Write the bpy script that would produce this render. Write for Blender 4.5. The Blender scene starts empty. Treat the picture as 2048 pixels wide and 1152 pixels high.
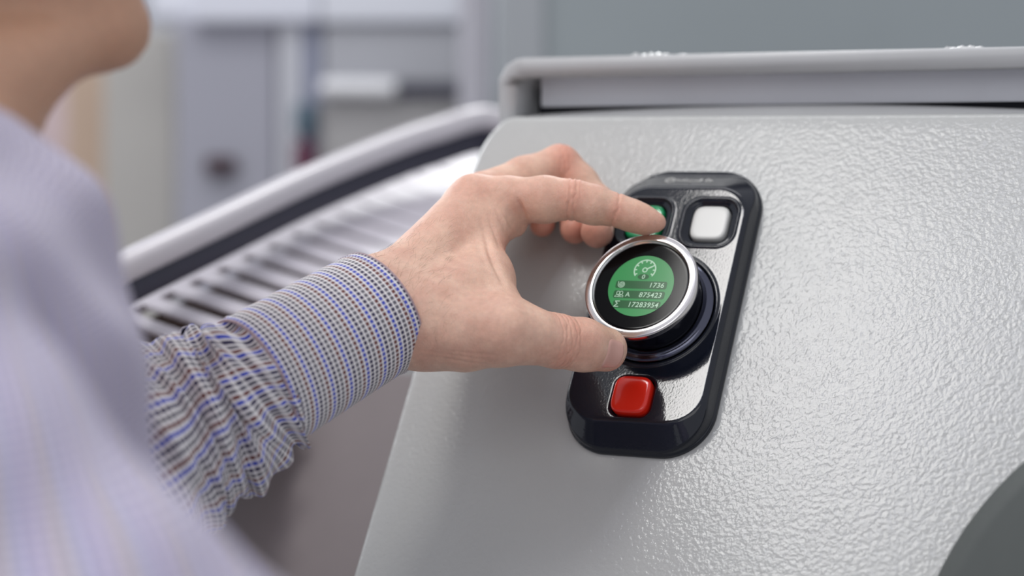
import bpy, bmesh, math, random
import numpy as np
from mathutils import Vector, Matrix
random.seed(4); rng = np.random.default_rng(4)
sc = bpy.context.scene
COL = sc.collection

# ------------------------------------------------------------------ camera
F = 4267.0                       # focal length in pixels of the 2048 px wide picture (75 mm on 36 mm)
TH = math.radians(3.5)           # the camera looks slightly down
CAM = np.array([0.0, 0.0, 1400.0])        # world in millimetres here, metres when linked
RX = np.array([1.0, 0, 0]); UP = np.array([0, math.sin(TH), math.cos(TH)]); FW = np.array([0, math.cos(TH), -math.sin(TH)])
def W(px, py, z):
    """a place seen at px,py and z mm away, as a world point (mm)"""
    return CAM + RX*((px-1024)/F*z) + UP*((576-py)/F*z) + FW*z
def CV(x, y, t):
    """a direction given right / up / towards the camera"""
    return RX*x + UP*y - FW*t
cam_data = bpy.data.cameras.new('camera'); cam = bpy.data.objects.new('camera', cam_data); COL.objects.link(cam)
cam.location = CAM/1000; cam.rotation_euler = (math.pi/2-TH, 0, 0)
cam_data.lens = 75; cam_data.sensor_width = 36; cam_data.clip_start = .05; cam_data.clip_end = 60
cam_data.dof.use_dof = True; cam_data.dof.focus_distance = .978; cam_data.dof.aperture_fstop = 3.7
sc.camera = cam

# ------------------------------------------------------------------ world, lights, exposure
world = bpy.data.worlds.new('world'); sc.world = world; world.use_nodes = True
bg = world.node_tree.nodes['Background']; bg.inputs[0].default_value = (.90, .92, 1.0, 1); bg.inputs[1].default_value = .63
sc.view_settings.view_transform = 'Standard'; sc.view_settings.look = 'None'
sc.view_settings.exposure = 0.0; sc.view_settings.gamma = 1.0; sc.view_settings.use_curve_mapping = False

def area(name, center, right, down, w, h, energy, color=(1, 1, 1)):
    """area lamp (mm); emits towards right x down"""
    L = bpy.data.lights.new(name, 'AREA'); L.shape = 'RECTANGLE'; L.size = w/1000; L.size_y = h/1000
    L.energy = energy; L.color = color
    o = bpy.data.objects.new(name, L); COL.objects.link(o)
    x = Vector(right).normalized(); z = Vector(right).cross(Vector(down)).normalized(); y = z.cross(x)
    o.matrix_world = Matrix.Translation(Vector(center)/1000) @ Matrix((x, y, z)).transposed().to_4x4()
    return o
def PW(x, y, t): return CAM + CV(x, y, t)
# ceiling luminaires over the machine: the wide one and the narrow one mirrored in the paint
LD = CV(-.757, 0, .653); LW = CV(.653, 0, .757)
RAD = math.pi     # W per m2 and unit radiance
def lum(name, c, w, h, L, color):
    a_ = area(name, c, -LW, LD, w, h, L*RAD*(w*h/1e6), color)
    return a_
lum('main_luminaire', PW(-843, 1500, -311), 320, 745, 18, (1, .985, .96))
lum('narrow_luminaire', PW(-600, 1500, -180), 110, 800, 12, (.86, .88, 1.0))
# bright window front far behind on the left, it rims the hand and glares in the feed table
def look(center, target):
    d = np.array(target)-np.array(center); r = np.cross(d, [0, 0, 1]); dn = np.cross(d, r); return r, dn
def lamp(name, at, target, w, h, L, col):
    c = PW(*at); r_, d_ = look(c, target); return area(name, c, -r_, d_, w, h, L*RAD*(w*h/1e6), col)
lamp('left_window', (-1700, 1150, -3300), W(900, 500, 1000), 1500, 1200, 5.5, (.95, .97, 1.0))
lamp('skylight', (400, 1960, -3900), W(850, 400, 1400), 520, 800, 17, (1, 1, 1))
lamp('background_fill', (-300, 1500, -1500), W(800, 400, 2300), 1600, 300, 4.8, (1, 1, 1))  # added unseen fill lamp, brightens the background cabinets from above
lamp('front_fill', (-500, 900, 1300), W(900, 560, 1000), 1400, 1000, 1.3, (1, .98, .96))  # added soft fill behind the camera, brightens cuff, hand and jaw

# ------------------------------------------------------------------ object helpers
def tag(o, label=None, cat=None, group=None, kind=None):
    if label: o['label'] = label
    if cat: o['category'] = cat
    if group: o['group'] = group
    if kind: o['kind'] = kind
    return o
def empty(name, loc, label, cat, group=None):
    o = bpy.data.objects.new(name, None); COL.objects.link(o); o.location = Vector(loc)/1000
    o.empty_display_size = .02
    return tag(o, label, cat, group)
def link(name, me, mat, parent=None, smooth=True):
    o = bpy.data.objects.new(name, me); COL.objects.link(o)
    if mat is not None: me.materials.append(mat)
    if smooth: me.polygons.foreach_set('use_smooth', [True]*len(me.polygons))
    if parent is not None:
        o.parent = parent
        if parent.type == 'EMPTY': o.matrix_parent_inverse = Matrix.Translation(-parent.location)
    return o
def mesh_np(name, v, f, mat, parent=None, smooth=True, uv=None, attr=None):
    """v in world mm"""
    me = bpy.data.meshes.new(name); v = np.asarray(v, float)/1000
    f = np.asarray(f) if not isinstance(f, list) else f
    me.from_pydata(v.tolist(), [], f.tolist() if not isinstance(f, list) else f)
    me.update()
    if uv is not None:
        L = me.uv_layers.new(name='UVMap'); idx = np.empty(len(me.loops), np.int32); me.loops.foreach_get('vertex_index', idx)
        L.data.foreach_set('uv', np.asarray(uv, np.float32)[idx].ravel())
    if attr is not None:
        for k, val in attr.items():
            A = me.attributes.new(k, 'FLOAT', 'POINT'); A.data.foreach_set('value', np.asarray(val, np.float32))
    return link(name, me, mat, parent, smooth)
def bm_obj(name, bm, mat, parent=None, smooth=False, bevel=0, seg=2):
    if bevel: bmesh.ops.bevel(bm, geom=bm.edges[:], offset=bevel, segments=seg, profile=.6, affect='EDGES')
    for v in bm.verts: v.co /= 1000
    bmesh.ops.recalc_face_normals(bm, faces=bm.faces[:])
    me = bpy.data.meshes.new(name); bm.to_mesh(me); bm.free()
    return link(name, me, mat, parent, smooth)
def box_axes(bm, c, ax, half):
    """box at c with axes ax (3 unit vectors) and half sizes, mm"""
    vs = []
    for sx in (-1, 1):
        for sy in (-1, 1):
            for sz in (-1, 1):
                vs.append(bm.verts.new(Vector(c + ax[0]*sx*half[0] + ax[1]*sy*half[1] + ax[2]*sz*half[2])))
    for q in ((0,1,3,2), (4,6,7,5), (0,4,5,1), (2,3,7,6), (0,2,6,4), (1,5,7,3)):
        bm.faces.new([vs[i] for i in q])
def extrude_poly(bm, pts, dvec):
    a = [bm.verts.new(Vector(p)) for p in pts]; b = [bm.verts.new(Vector(p)+Vector(dvec)) for p in pts]
    bm.faces.new(a); bm.faces.new(b[::-1]); n = len(pts)
    for i in range(n): bm.faces.new((a[i], b[i], b[(i+1) % n], a[(i+1) % n]))
def grid_faces(nu, nv, wrap_u=False):
    """vertex index = j*nu + i"""
    i = np.arange(nu if wrap_u else nu-1); j = np.arange(nv-1)
    I, J = np.meshgrid(i, j, indexing='ij'); I = I.ravel(); J = J.ravel(); I2 = (I+1) % nu
    return np.stack([J*nu+I, J*nu+I2, (J+1)*nu+I2, (J+1)*nu+I], 1)
def tube(path, r, n=12, cap=True):
    """path Nx3, r scalar or N -> verts, faces"""
    path = np.asarray(path, float); N = len(path); r = np.broadcast_to(np.asarray(r, float), (N,))
    T = np.gradient(path, axis=0); T /= np.linalg.norm(T, axis=1)[:, None]
    a = np.cross(T[0], [0, 0, 1.0]);
    if np.linalg.norm(a) < 1e-3: a = np.cross(T[0], [0, 1.0, 0])
    V = []
    for k in range(N):
        a = a - T[k]*(a@T[k]); a /= np.linalg.norm(a); b = np.cross(T[k], a)
        t = np.arange(n)/n*2*math.pi
        V.append(path[k] + r[k]*(np.cos(t)[:, None]*a + np.sin(t)[:, None]*b))
    V = np.concatenate(V); Fc = grid_faces(n, N, True).tolist()
    if cap: Fc += [list(range(n))[::-1], list(range((N-1)*n, N*n))]
    return V, Fc

# ------------------------------------------------------------------ signed distance modelling (numpy, surface nets)
def smin(a, b, k):
    h = np.maximum(k-np.abs(a-b), 0)/k
    return np.minimum(a, b) - h*h*k*.25
def smax(a, b, k): return -smin(-a, -b, k)
def cone(p, a, b, ra, rb):
    a = np.asarray(a, np.float32); ba = np.asarray(b, np.float32)-a; q = p-a
    t = np.clip(q@ba/float(ba@ba), 0, 1)
    q = q - t[..., None]*ba
    return np.sqrt(np.einsum('...i,...i', q, q)) - (ra+(rb-ra)*t)
def ball(p, c, r): return np.sqrt(((p-np.asarray(c, np.float32))**2).sum(-1)) - r
def ellipsoid(p, c, R, rad):
    """R rows = axes"""
    q = (p-np.asarray(c, np.float32))@np.asarray(R, np.float32).T
    k0 = np.sqrt(((q/np.asarray(rad, np.float32))**2).sum(-1)); k1 = np.sqrt(((q/np.asarray(rad, np.float32)**2)**2).sum(-1))
    return k0*(k0-1)/np.maximum(k1, 1e-6)
def surface(f, lo, hi, h, margin=2.0):
    """mesh the zero set of f in the box lo..hi with cell h -> verts, quads"""
    lo = np.asarray(lo, float); n = np.ceil((np.asarray(hi)-lo)/h/8).astype(int)*8+1
    B = 8
    nb = (n-1)//B
    bc = np.stack(np.meshgrid(*[np.arange(k)*B+B/2 for k in nb], indexing='ij'), -1)*h + lo
    d = f(bc.reshape(-1, 3).astype(np.float32)).reshape(nb)
    act = np.argwhere(np.abs(d) < B*h*.87*1.25+margin)
    val = np.where(np.repeat(np.repeat(np.repeat(d, B, 0), B, 1), B, 2) < 0, -9., 9.).astype(np.float32)
    val = np.pad(val, ((0, 1),)*3, mode='edge')
    off = np.stack(np.meshgrid(*[np.arange(B+1)]*3, indexing='ij'), -1)
    CH = max(1, 600000//(B+1)**3)
    for s in range(0, len(act), CH):
        a = act[s:s+CH]; g = a[:, None, None, None, :]*B + off[None]
        v = f((g*h+lo).reshape(-1, 3).astype(np.float32)).reshape(g.shape[:-1])
        val[g[..., 0], g[..., 1], g[..., 2]] = v
    ins = val < 0
    c = np.zeros(tuple(np.array(val.shape)-1), np.int8)
    for dx in (0, 1):
        for dy in (0, 1):
            for dz in (0, 1):
                c += ins[dx:c.shape[0]+dx, dy:c.shape[1]+dy, dz:c.shape[2]+dz]
    cells = np.argwhere((c > 0) & (c < 8)); ids = np.full(c.shape, -1, np.int32); ids[tuple(cells.T)] = np.arange(len(cells))
    acc = np.zeros((len(cells), 3)); cnt = np.zeros(len(cells))
    co = [np.array(q) for q in ((0,0,0),(1,0,0),(0,1,0),(1,1,0),(0,0,1),(1,0,1),(0,1,1),(1,1,1))]
    for i, j in ((0,1),(2,3),(4,5),(6,7),(0,2),(1,3),(4,6),(5,7),(0,4),(1,5),(2,6),(3,7)):
        A = cells+co[i]; Bc = cells+co[j]; va = val[tuple(A.T)]; vb = val[tuple(Bc.T)]
        m = (va < 0) != (vb < 0); t = np.where(m, va/np.where(m, va-vb, 1), 0)
        acc += np.where(m[:, None], A+(Bc-A)*t[:, None], 0); cnt += m
    V = acc/cnt[:, None]*h + lo
    Q = []
    for ax in range(3):
        o1, o2 = [(1, 2), (2, 0), (0, 1)][ax]
        sl = [slice(None)]*3; sh = [slice(None)]*3
        sl[ax] = slice(0, -1); sh[ax] = slice(1, None)
        dif = ins[tuple(sl)] != ins[tuple(sh)]
        e = np.argwhere(dif)
        e = e[(e[:, o1] > 0) & (e[:, o2] > 0) & (e[:, o1] < c.shape[o1]) & (e[:, o2] < c.shape[o2])]
        d1 = np.zeros(3, int); d1[o1] = 1; d2 = np.zeros(3, int); d2[o2] = 1
        q = np.stack([ids[tuple((e-d1-d2).T)], ids[tuple((e-d2).T)], ids[tuple(e.T)], ids[tuple((e-d1).T)]], 1)
        flip = ~ins[tuple(e.T)]
        q[flip] = q[flip][:, ::-1]
        Q.append(q)
    Q = np.concatenate(Q); Q = Q[(Q >= 0).all(1)]
    for _ in range(2):
        g = grad(f, V, h*.5); V = V - f(V.astype(np.float32))[:, None]*g*.8
    return V, Q
def grad(f, V, e):
    V = V.astype(np.float32); g = np.stack([f(V+np.float32(e)*np.eye(3, dtype=np.float32)[k])-f(V-np.float32(e)*np.eye(3, dtype=np.float32)[k]) for k in range(3)], 1)
    return g/np.maximum(np.linalg.norm(g, axis=1), 1e-6)[:, None]

# ------------------------------------------------------------------ materials
def S(c):
    """sRGB 0-255 -> linear rgba"""
    return tuple((x/255/12.92 if x/255 <= .04045 else ((x/255+.055)/1.055)**2.4) for x in c)+(1,)
class MT:
    def __init__(s, name):
        s.m = bpy.data.materials.new(name); s.m.use_nodes = True; s.nt = s.m.node_tree; s.b = s.nt.nodes['Principled BSDF']
    def n(s, t, **kw):
        nd = s.nt.nodes.new(t)
        for k, v in kw.items():
            if k.startswith('i_'):
                key = k[2:]; key = int(key) if key.isdigit() else key.replace('_', ' ')
                nd.inputs[key].default_value = v
            else: setattr(nd, k, v)
        return nd
    def l(s, a, b): s.nt.links.new(a, b)
    def set(s, **kw):
        for k, v in kw.items(): s.b.inputs[k.replace('_', ' ')].default_value = v
        return s
def coords(m, scale=1000.0, kind='Object'):
    tc = m.n('ShaderNodeTexCoord'); mp = m.n('ShaderNodeMapping'); mp.inputs['Scale'].default_value = (scale,)*3
    m.l(tc.outputs[kind], mp.inputs[0]); return mp.outputs[0]
def simple(name, col, rough=.5, metal=0., spec=.5, coat=0., noise=0., nscale=.1, bump=0., bscale=1., ndist=.0, bdist=.1):
    """noise: share of brightness variation; scales per mm"""
    m = MT(name); m.set(Base_Color=S(col), Roughness=rough, Metallic=metal, Specular_IOR_Level=spec, Coat_Weight=coat, Coat_Roughness=.05)
    v = coords(m)
    if noise:
        n = m.n('ShaderNodeTexNoise', i_Scale=nscale, i_Detail=4.); m.l(v, n.inputs['Vector'])
        mr = m.n('ShaderNodeMapRange'); mr.inputs[1].default_value = .3; mr.inputs[2].default_value = .7
        mr.inputs[3].default_value = 1-noise; mr.inputs[4].default_value = 1+noise; m.l(n.outputs[0], mr.inputs[0])
        hs = m.n('ShaderNodeHueSaturation'); hs.inputs['Color'].default_value = S(col); m.l(mr.outputs[0], hs.inputs['Value']); m.l(hs.outputs[0], m.b.inputs['Base Color'])
    if bump:
        n = m.n('ShaderNodeTexNoise', i_Scale=bscale, i_Detail=2., i_Roughness=.45); m.l(v, n.inputs['Vector'])
        bp = m.n('ShaderNodeBump', i_Strength=bump, i_Distance=bdist/1000); m.l(n.outputs[0], bp.inputs['Height']); m.l(bp.outputs[0], m.b.inputs['Normal'])
        if coat: m.l(bp.outputs[0], m.b.inputs['Coat Normal'])
    return m
M = {}
M['paint'] = simple('light grey textured paint', (187, 188, 186), rough=.11, spec=.21, noise=.015, nscale=.02, bump=1.0, bscale=.46, bdist=.26).m
M['paint_smooth'] = simple('light grey smooth paint', (186, 187, 188), rough=.35, noise=.02, nscale=.03, bump=.3, bscale=.2, bdist=.1).m
M['paint_side'] = simple('shaded taupe grey side panel', (128, 119, 120), rough=.5, noise=.05, nscale=.02, bump=.3, bscale=.3, bdist=.1).m  # the side panel's shade is put into this taupe colour
M['recess'] = simple('blue grey recess paint', (208, 210, 216), rough=.4, noise=.03, nscale=.02).m
M['gap_shade'] = simple('dark navy gap shade', (22, 27, 42), rough=.5).m
M['housing'] = simple('gloss anthracite housing', (21, 25, 35), rough=.07, spec=.5, bump=.8, bscale=1.0, bdist=.024).m
M['knob'] = simple('black chrome knob body', (92, 94, 108), rough=.07, metal=1.).m
M['chrome'] = simple('satin chrome ring', (225, 222, 222), rough=.16, metal=1., bump=.05, bscale=2., bdist=.02).m
M['glass'] = simple('black display glass', (7, 7, 9), rough=.06, spec=.12).m
M['red'] = simple('glossy red button plastic', (230, 40, 22), rough=.12, coat=.3).m
M['green'] = simple('glossy green button plastic', (0, 140, 82), rough=.12, coat=.3).m
M['white'] = simple('pale grey button plastic', (206, 206, 202), rough=.3).m
M['darkgrey'] = simple('matt grey green plastic', (86, 91, 89), rough=.6, noise=.03, nscale=.05, bump=.4, bscale=.6, bdist=.1).m
def emis(name, col, strength, base=(0, 0, 0)):
    m = MT(name); m.set(Base_Color=S(base), Roughness=.12, Specular_IOR_Level=.2, Emission_Color=S(col), Emission_Strength=strength); return m.m
M['screen'] = emis('green screen', (58, 166, 90), .62)
M['screen_bar'] = emis('dark green screen bar', (24, 104, 50), .6)
M['screen_text'] = emis('white screen text', (205, 240, 212), .7)

# woven gingham: u,v in mm
def gingham(name, period=2.4, along='u', soft=.13, coords_uv=True, ground=(250, 247, 246), one_f=.32, both_f=.96):
    m = MT(name); m.set(Roughness=.85, Specular_IOR_Level=.2, Sheen_Weight=.15)
    if coords_uv:
        tc = m.n('ShaderNodeTexCoord'); vec = tc.outputs['UV']
    sep = m.n('ShaderNodeSeparateXYZ'); m.l(vec, sep.inputs[0])
    def math_(op, a, b=None, c=None):
        nd = m.n('ShaderNodeMath', operation=op)
        for i, x in enumerate((a, b, c)):
            if x is None: continue
            if isinstance(x, (int, float)): nd.inputs[i].default_value = x
            else: m.l(x, nd.inputs[i])
        return nd.outputs[0]
    def stripe(x):
        fr = math_('FRACT', x); d = math_('ABSOLUTE', math_('SUBTRACT', fr, .5))      # 0 mid stripe
        mr = m.n('ShaderNodeMapRange', interpolation_type='SMOOTHSTEP'); m.l(d, mr.inputs[0])
        mr.inputs[1].default_value = .26; mr.inputs[2].default_value = .26+soft; mr.inputs[3].default_value = 1; mr.inputs[4].default_value = 0
        return mr.outputs[0]
    u = math_('DIVIDE', sep.outputs[0], period); v = math_('DIVIDE', sep.outputs[1], period)
    su = stripe(u); sv = stripe(v)
    main = u if along == 'u' else v; other = v if along == 'u' else u
    idx = math_('FRACT', math_('DIVIDE', math_('FLOOR', main), 8.0))
    cr = m.n('ShaderNodeValToRGB'); cr.color_ramp.interpolation = 'CONSTANT'; m.l(math_('ADD', idx, .01), cr.inputs[0])
    cols = [(44, 66, 186), (30, 22, 70), (92, 90, 102), (108, 46, 40), (46, 68, 188), (34, 26, 74), (100, 98, 108), (104, 42, 38)]
    e = cr.color_ramp.elements; e[0].position = 0; e[0].color = S(cols[0]); e[1].position = 1/8; e[1].color = S(cols[1])
    for k in range(2, 8):
        q = e.new(k/8); q.color = S(cols[k])
    idx2 = math_('FRACT', math_('DIVIDE', math_('FLOOR', other), 3.0))
    both = math_('MULTIPLY', su, sv)
    s_main = su if along == 'u' else sv; s_oth = sv if along == 'u' else su
    one = math_('MULTIPLY', math_('SUBTRACT', s_main, both), one_f)
    two = math_('MULTIPLY', math_('SUBTRACT', s_oth, both), .2)
    fac = math_('ADD', math_('MULTIPLY', both, both_f), one)
    mx = m.n('ShaderNodeMix', data_type='RGBA'); mx.inputs['A'].default_value = S(ground); m.l(cr.outputs[0], mx.inputs['B']); m.l(fac, mx.inputs['Factor'])
    mx2 = m.n('ShaderNodeMix', data_type='RGBA'); m.l(mx.outputs['Result'], mx2.inputs['A']); mx2.inputs['B'].default_value = S((120, 112, 140)); m.l(two, mx2.inputs['Factor'])
    m.l(mx2.outputs['Result'], m.b.inputs['Base Color'])
    hgt = math_('ADD', math_('MULTIPLY', math_('SINE', math_('MULTIPLY', u, 6.283*5)), .5), math_('MULTIPLY', math_('SINE', math_('MULTIPLY', v, 6.283*5)), .5))
    bp = m.n('ShaderNodeBump', i_Strength=.25, i_Distance=.00012); m.l(hgt, bp.inputs['Height']); m.l(bp.outputs[0], m.b.inputs['Normal'])
    return m.m
M['cuff'] = gingham('gingham cotton across the cuff', along='v')
M['sleeve'] = gingham('gingham cotton along the sleeve', along='u', one_f=.42)
M['trunk'] = gingham('gingham cotton of the shirt body', along='u', ground=(222, 216, 228), both_f=.8, one_f=.3)
M['thread'] = simple('off white seam thread', (190, 180, 190), rough=.8).m

def skin():
    m = MT('skin'); m.set(Roughness=.48, Specular_IOR_Level=.35, Subsurface_Weight=.22, Subsurface_Scale=.004)
    m.b.inputs['Subsurface Radius'].default_value = (1, .35, .2)
    v = coords(m)
    at = m.n('ShaderNodeAttribute', attribute_name='red')
    n1 = m.n('ShaderNodeTexNoise', i_Scale=.06, i_Detail=5., i_Roughness=.6); m.l(v, n1.inputs['Vector'])
    n2 = m.n('ShaderNodeTexNoise', i_Scale=.35, i_Detail=4., i_Roughness=.6); m.l(v, n2.inputs['Vector'])
    cr = m.n('ShaderNodeValToRGB'); m.l(n1.outputs[0], cr.inputs[0]); e = cr.color_ramp.elements
    e[0].position = .36; e[0].color = S((217, 171, 150)); e[1].position = .64; e[1].color = S((231, 193, 170))
    mx = m.n('ShaderNodeMix', data_type='RGBA'); m.l(cr.outputs[0], mx.inputs['A']); mx.inputs['B'].default_value = S((224, 130, 110)); m.l(at.outputs['Fac'], mx.inputs['Factor'])
    at2 = m.n('ShaderNodeAttribute', attribute_name='tan'); mt = m.n('ShaderNodeMix', data_type='RGBA'); m.l(mx.outputs['Result'], mt.inputs['A']); mt.inputs['B'].default_value = S((194, 152, 126)); m.l(at2.outputs['Fac'], mt.inputs['Factor']); mx = mt  # shade on the head put into the skin colour through this attribute
    mr = m.n('ShaderNodeMapRange'); m.l(n2.outputs[0], mr.inputs[0]); mr.inputs[1].default_value = .3; mr.inputs[2].default_value = .7; mr.inputs[3].default_value = .93; mr.inputs[4].default_value = 1.06
    hs = m.n('ShaderNodeHueSaturation'); m.l(mx.outputs['Result'], hs.inputs['Color']); m.l(mr.outputs[0], hs.inputs['Value']); m.l(hs.outputs[0], m.b.inputs['Base Color'])
    vo = m.n('ShaderNodeTexVoronoi', feature='DISTANCE_TO_EDGE', i_Scale=.75)
    mp = m.n('ShaderNodeMapping'); mp.inputs['Scale'].default_value = (1.0, .7, .7); m.l(v, mp.inputs[0]); m.l(mp.outputs[0], vo.inputs['Vector'])
    nb = m.n('ShaderNodeTexNoise', i_Scale=1.2, i_Detail=3.); m.l(v, nb.inputs['Vector'])
    sm = m.n('ShaderNodeMath', operation='MULTIPLY_ADD'); m.l(nb.outputs[0], sm.inputs[0]); sm.inputs[1].default_value = .8
    mv = m.n('ShaderNodeMapRange'); m.l(vo.outputs[0], mv.inputs[0]); mv.inputs[2].default_value = .25; m.l(mv.outputs[0], sm.inputs[2])
    bp = m.n('ShaderNodeBump', i_Strength=.3, i_Distance=.00016); m.l(sm.outputs[0], bp.inputs['Height']); m.l(bp.outputs[0], m.b.inputs['Normal'])
    return m.m
M['skin'] = skin()
M['nail'] = simple('fingernail', (222, 172, 158), rough=.28, spec=.5).m

# ------------------------------------------------------------------ console frame: axes measured from the round ring
Nn = np.array([-.37067357, .49089202, .7884327]); Uu = np.array([.89735306, -.02961265, .44031872]); Vv = np.array([.23949653, .87071701, -.42952683])
N = CV(*Nn); U = CV(*Uu); V = CV(*Vv)
RC = W(1280, 569, 1000.0)          # centre of the ring's front
HK = 36.0
O = RC - N*HK
def K(a, b, h=0.): return O + U*a + V*b + N*h
AX = (U, V, N)

# ================================================================== CONSOLE
console = empty('machine_console', K(0, -200, -40), 'light grey textured steel console with sloped face carrying the black control unit', 'machine')
# face: one bent sheet, rolled edges left and top, down both folds
aL, bT, bB, aR = -130.5, 121.5, -330., 260.
def console_sheet():
    R = 7.0; nr = 8
    # cross profile along a: from the left return (going back) round the bend to the right
    prof = [(aL, -60.), (aL, -30.)] + [(aL+R-R*math.cos(t), -R+R*math.sin(t)) for t in np.linspace(0, math.pi/2, nr)] + [(x, 0.) for x in np.linspace(aL+R+3, aR, 60)]
    bs = [(bB+(bT-6-bB)*t, 0.) for t in np.linspace(0, 1, 70)] + [(bT-6+6*math.sin(t), -6+6*math.cos(t)) for t in np.linspace(.2, math.pi/2, 6)] + [(bT, -14.)]
    vs = []
    for b, dh in bs:
        for a, h in prof:
            # the upper left corner of the sheet is cut round
            c = max(0., b-(bT-34)); aa = a
            lim = aL + 0.0 + (34-math.sqrt(max(0., 34**2-c*c)))*.55
            aa = aR + (a-aR)*(aR-lim)/(aR-aL)
            vs.append(K(aa, b, h+dh if h > -20 else h))
    f = grid_faces(len(prof), len(bs))
    return mesh_np('front_panel', vs, f, M['paint'], console)
fp = console_sheet()
m_ = fp.modifiers.new('s', 'SOLIDIFY'); m_.thickness = .002; m_.offset = -1
# welded seam, yellowish bead on the left edge
M['seam'] = simple('warm sealing bead', (214, 205, 186), rough=.3, bump=1., bscale=1.0, bdist=.3).m
v_, f_ = tube([K(aL+.5+.0*t, b, -7.8) for t, b in enumerate(np.linspace(-330, 85, 90))], 1.3, 8)
mesh_np('sealing_bead', v_, f_, M['seam'], console)

# upper channel behind the face: bent frame bar, left upright, recessed strip
UH = U - np.array([0, 0, 1.])*U[2]; UH /= np.linalg.norm(UH)
ZZ = np.array([0, 0, 1.]); FH = np.cross(UH, ZZ); FH /= np.linalg.norm(FH)
if FH@(CAM-O) < 0: FH = -FH
C0 = K(aL+3, bT, -8.) - FH*4                # foot of the left upright
def H(a, z, d=0.): return C0 + UH*a + ZZ*z + FH*d
def channel():
    # front outline of an inverted L tube frame with rounded outer corner, extruded back
    out = []
    x0, x1, z1, w, R = 0.0, 420., 33.5, 10.5, 15.
    outer = [(x0, -30.)] + [(x0+R-R*math.cos(t), z1-R+R*math.sin(t)) for t in np.linspace(0, math.pi/2, 10)] + [(x1, z1)]
    inner = [(x1, z1-w)] + [(x0+w+5-5*math.sin(t), z1-w-5+5*math.cos(t)) for t in np.linspace(0, math.pi/2, 6)] + [(x0+w, -30.)]
    bm = bmesh.new(); pts = [H(a, z, 0) for a, z in outer+inner]
    extrude_poly(bm, pts, -FH*29)
    bmesh.ops.bevel(bm, geom=[e for e in bm.edges if e.calc_length() < 400 or True and abs((e.verts[0].co-e.verts[1].co).normalized().dot(Vector(FH))) < .5], offset=1.6, segments=3, profile=.5, affect='EDGES')
    return bm_obj('hood_frame', bm, M['paint_smooth'], console, smooth=True)
channel()
bm = bmesh.new(); box_axes(bm, H(223, 16, -20), (UH, ZZ, FH), (206, 8.5, 3)); bm_obj('inner_strip', bm, M['recess'], console, bevel=1.0)
bm = bmesh.new(); box_axes(bm, H(210, 0, -30.5), (UH, ZZ, FH), (212, 34, 1.5)); bm_obj('back_plate', bm, M['gap_shade'], console)  # shade inside the channel put into the plate's dark colour
# gently curved shelf just behind the top fold
nx, nd = 60, 10; vs = []
for j in range(nd):
    for i in range(nx):
        x = 12+400*i/(nx-1); d = -1-17*j/(nd-1); vs.append(H(x, -.5+(2.6+5.5*math.sin(math.pi*min(1, .08+i/(nx-1)*1.2)))*math.sin(j/(nd-1)*1.5), d))
sh = mesh_np('curved_shelf', vs, grid_faces(nx, nd), M['paint_smooth'], console)
m_ = sh.modifiers.new('s', 'SOLIDIFY'); m_.thickness = .0015
# glossy sealant blobs on the bar
M['clear'] = simple('glossy clear sealant', (215, 216, 214), rough=.08, spec=.8).m
def blob(name, a0, a1, hgt):
    n = 40; vs = []; k = 10
    for i in range(n):
        t = i/(n-1); a = a0+(a1-a0)*t; w = hgt*(math.sin(math.pi*t)**.35)*(.75+.25*math.sin(t*23)+.12*math.sin(t*57))
        for j in range(k):
            q = math.pi*j/(k-1); vs.append(H(a, 33.3+w*math.sin(q), -6+4*math.cos(q)))
    return mesh_np(name, vs, grid_faces(k, n), M['clear'], console)
blob('sealant_drop', 76, 79.2, 1.7); blob('sealant_run', 80.5, 97, 1.5); blob('sealant_run', 101, 108, .7)
blob('sealant_drop', 241.5, 243.5, 1.3); blob('sealant_run', 244, 261, 1.6)

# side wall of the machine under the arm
bm = bmesh.new(); box_axes(bm, K(-300, -195, -68), AX, (168, 190, 4)); bm_obj('lower_side_panel', bm, M['paint_side'], console, bevel=1.)

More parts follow.
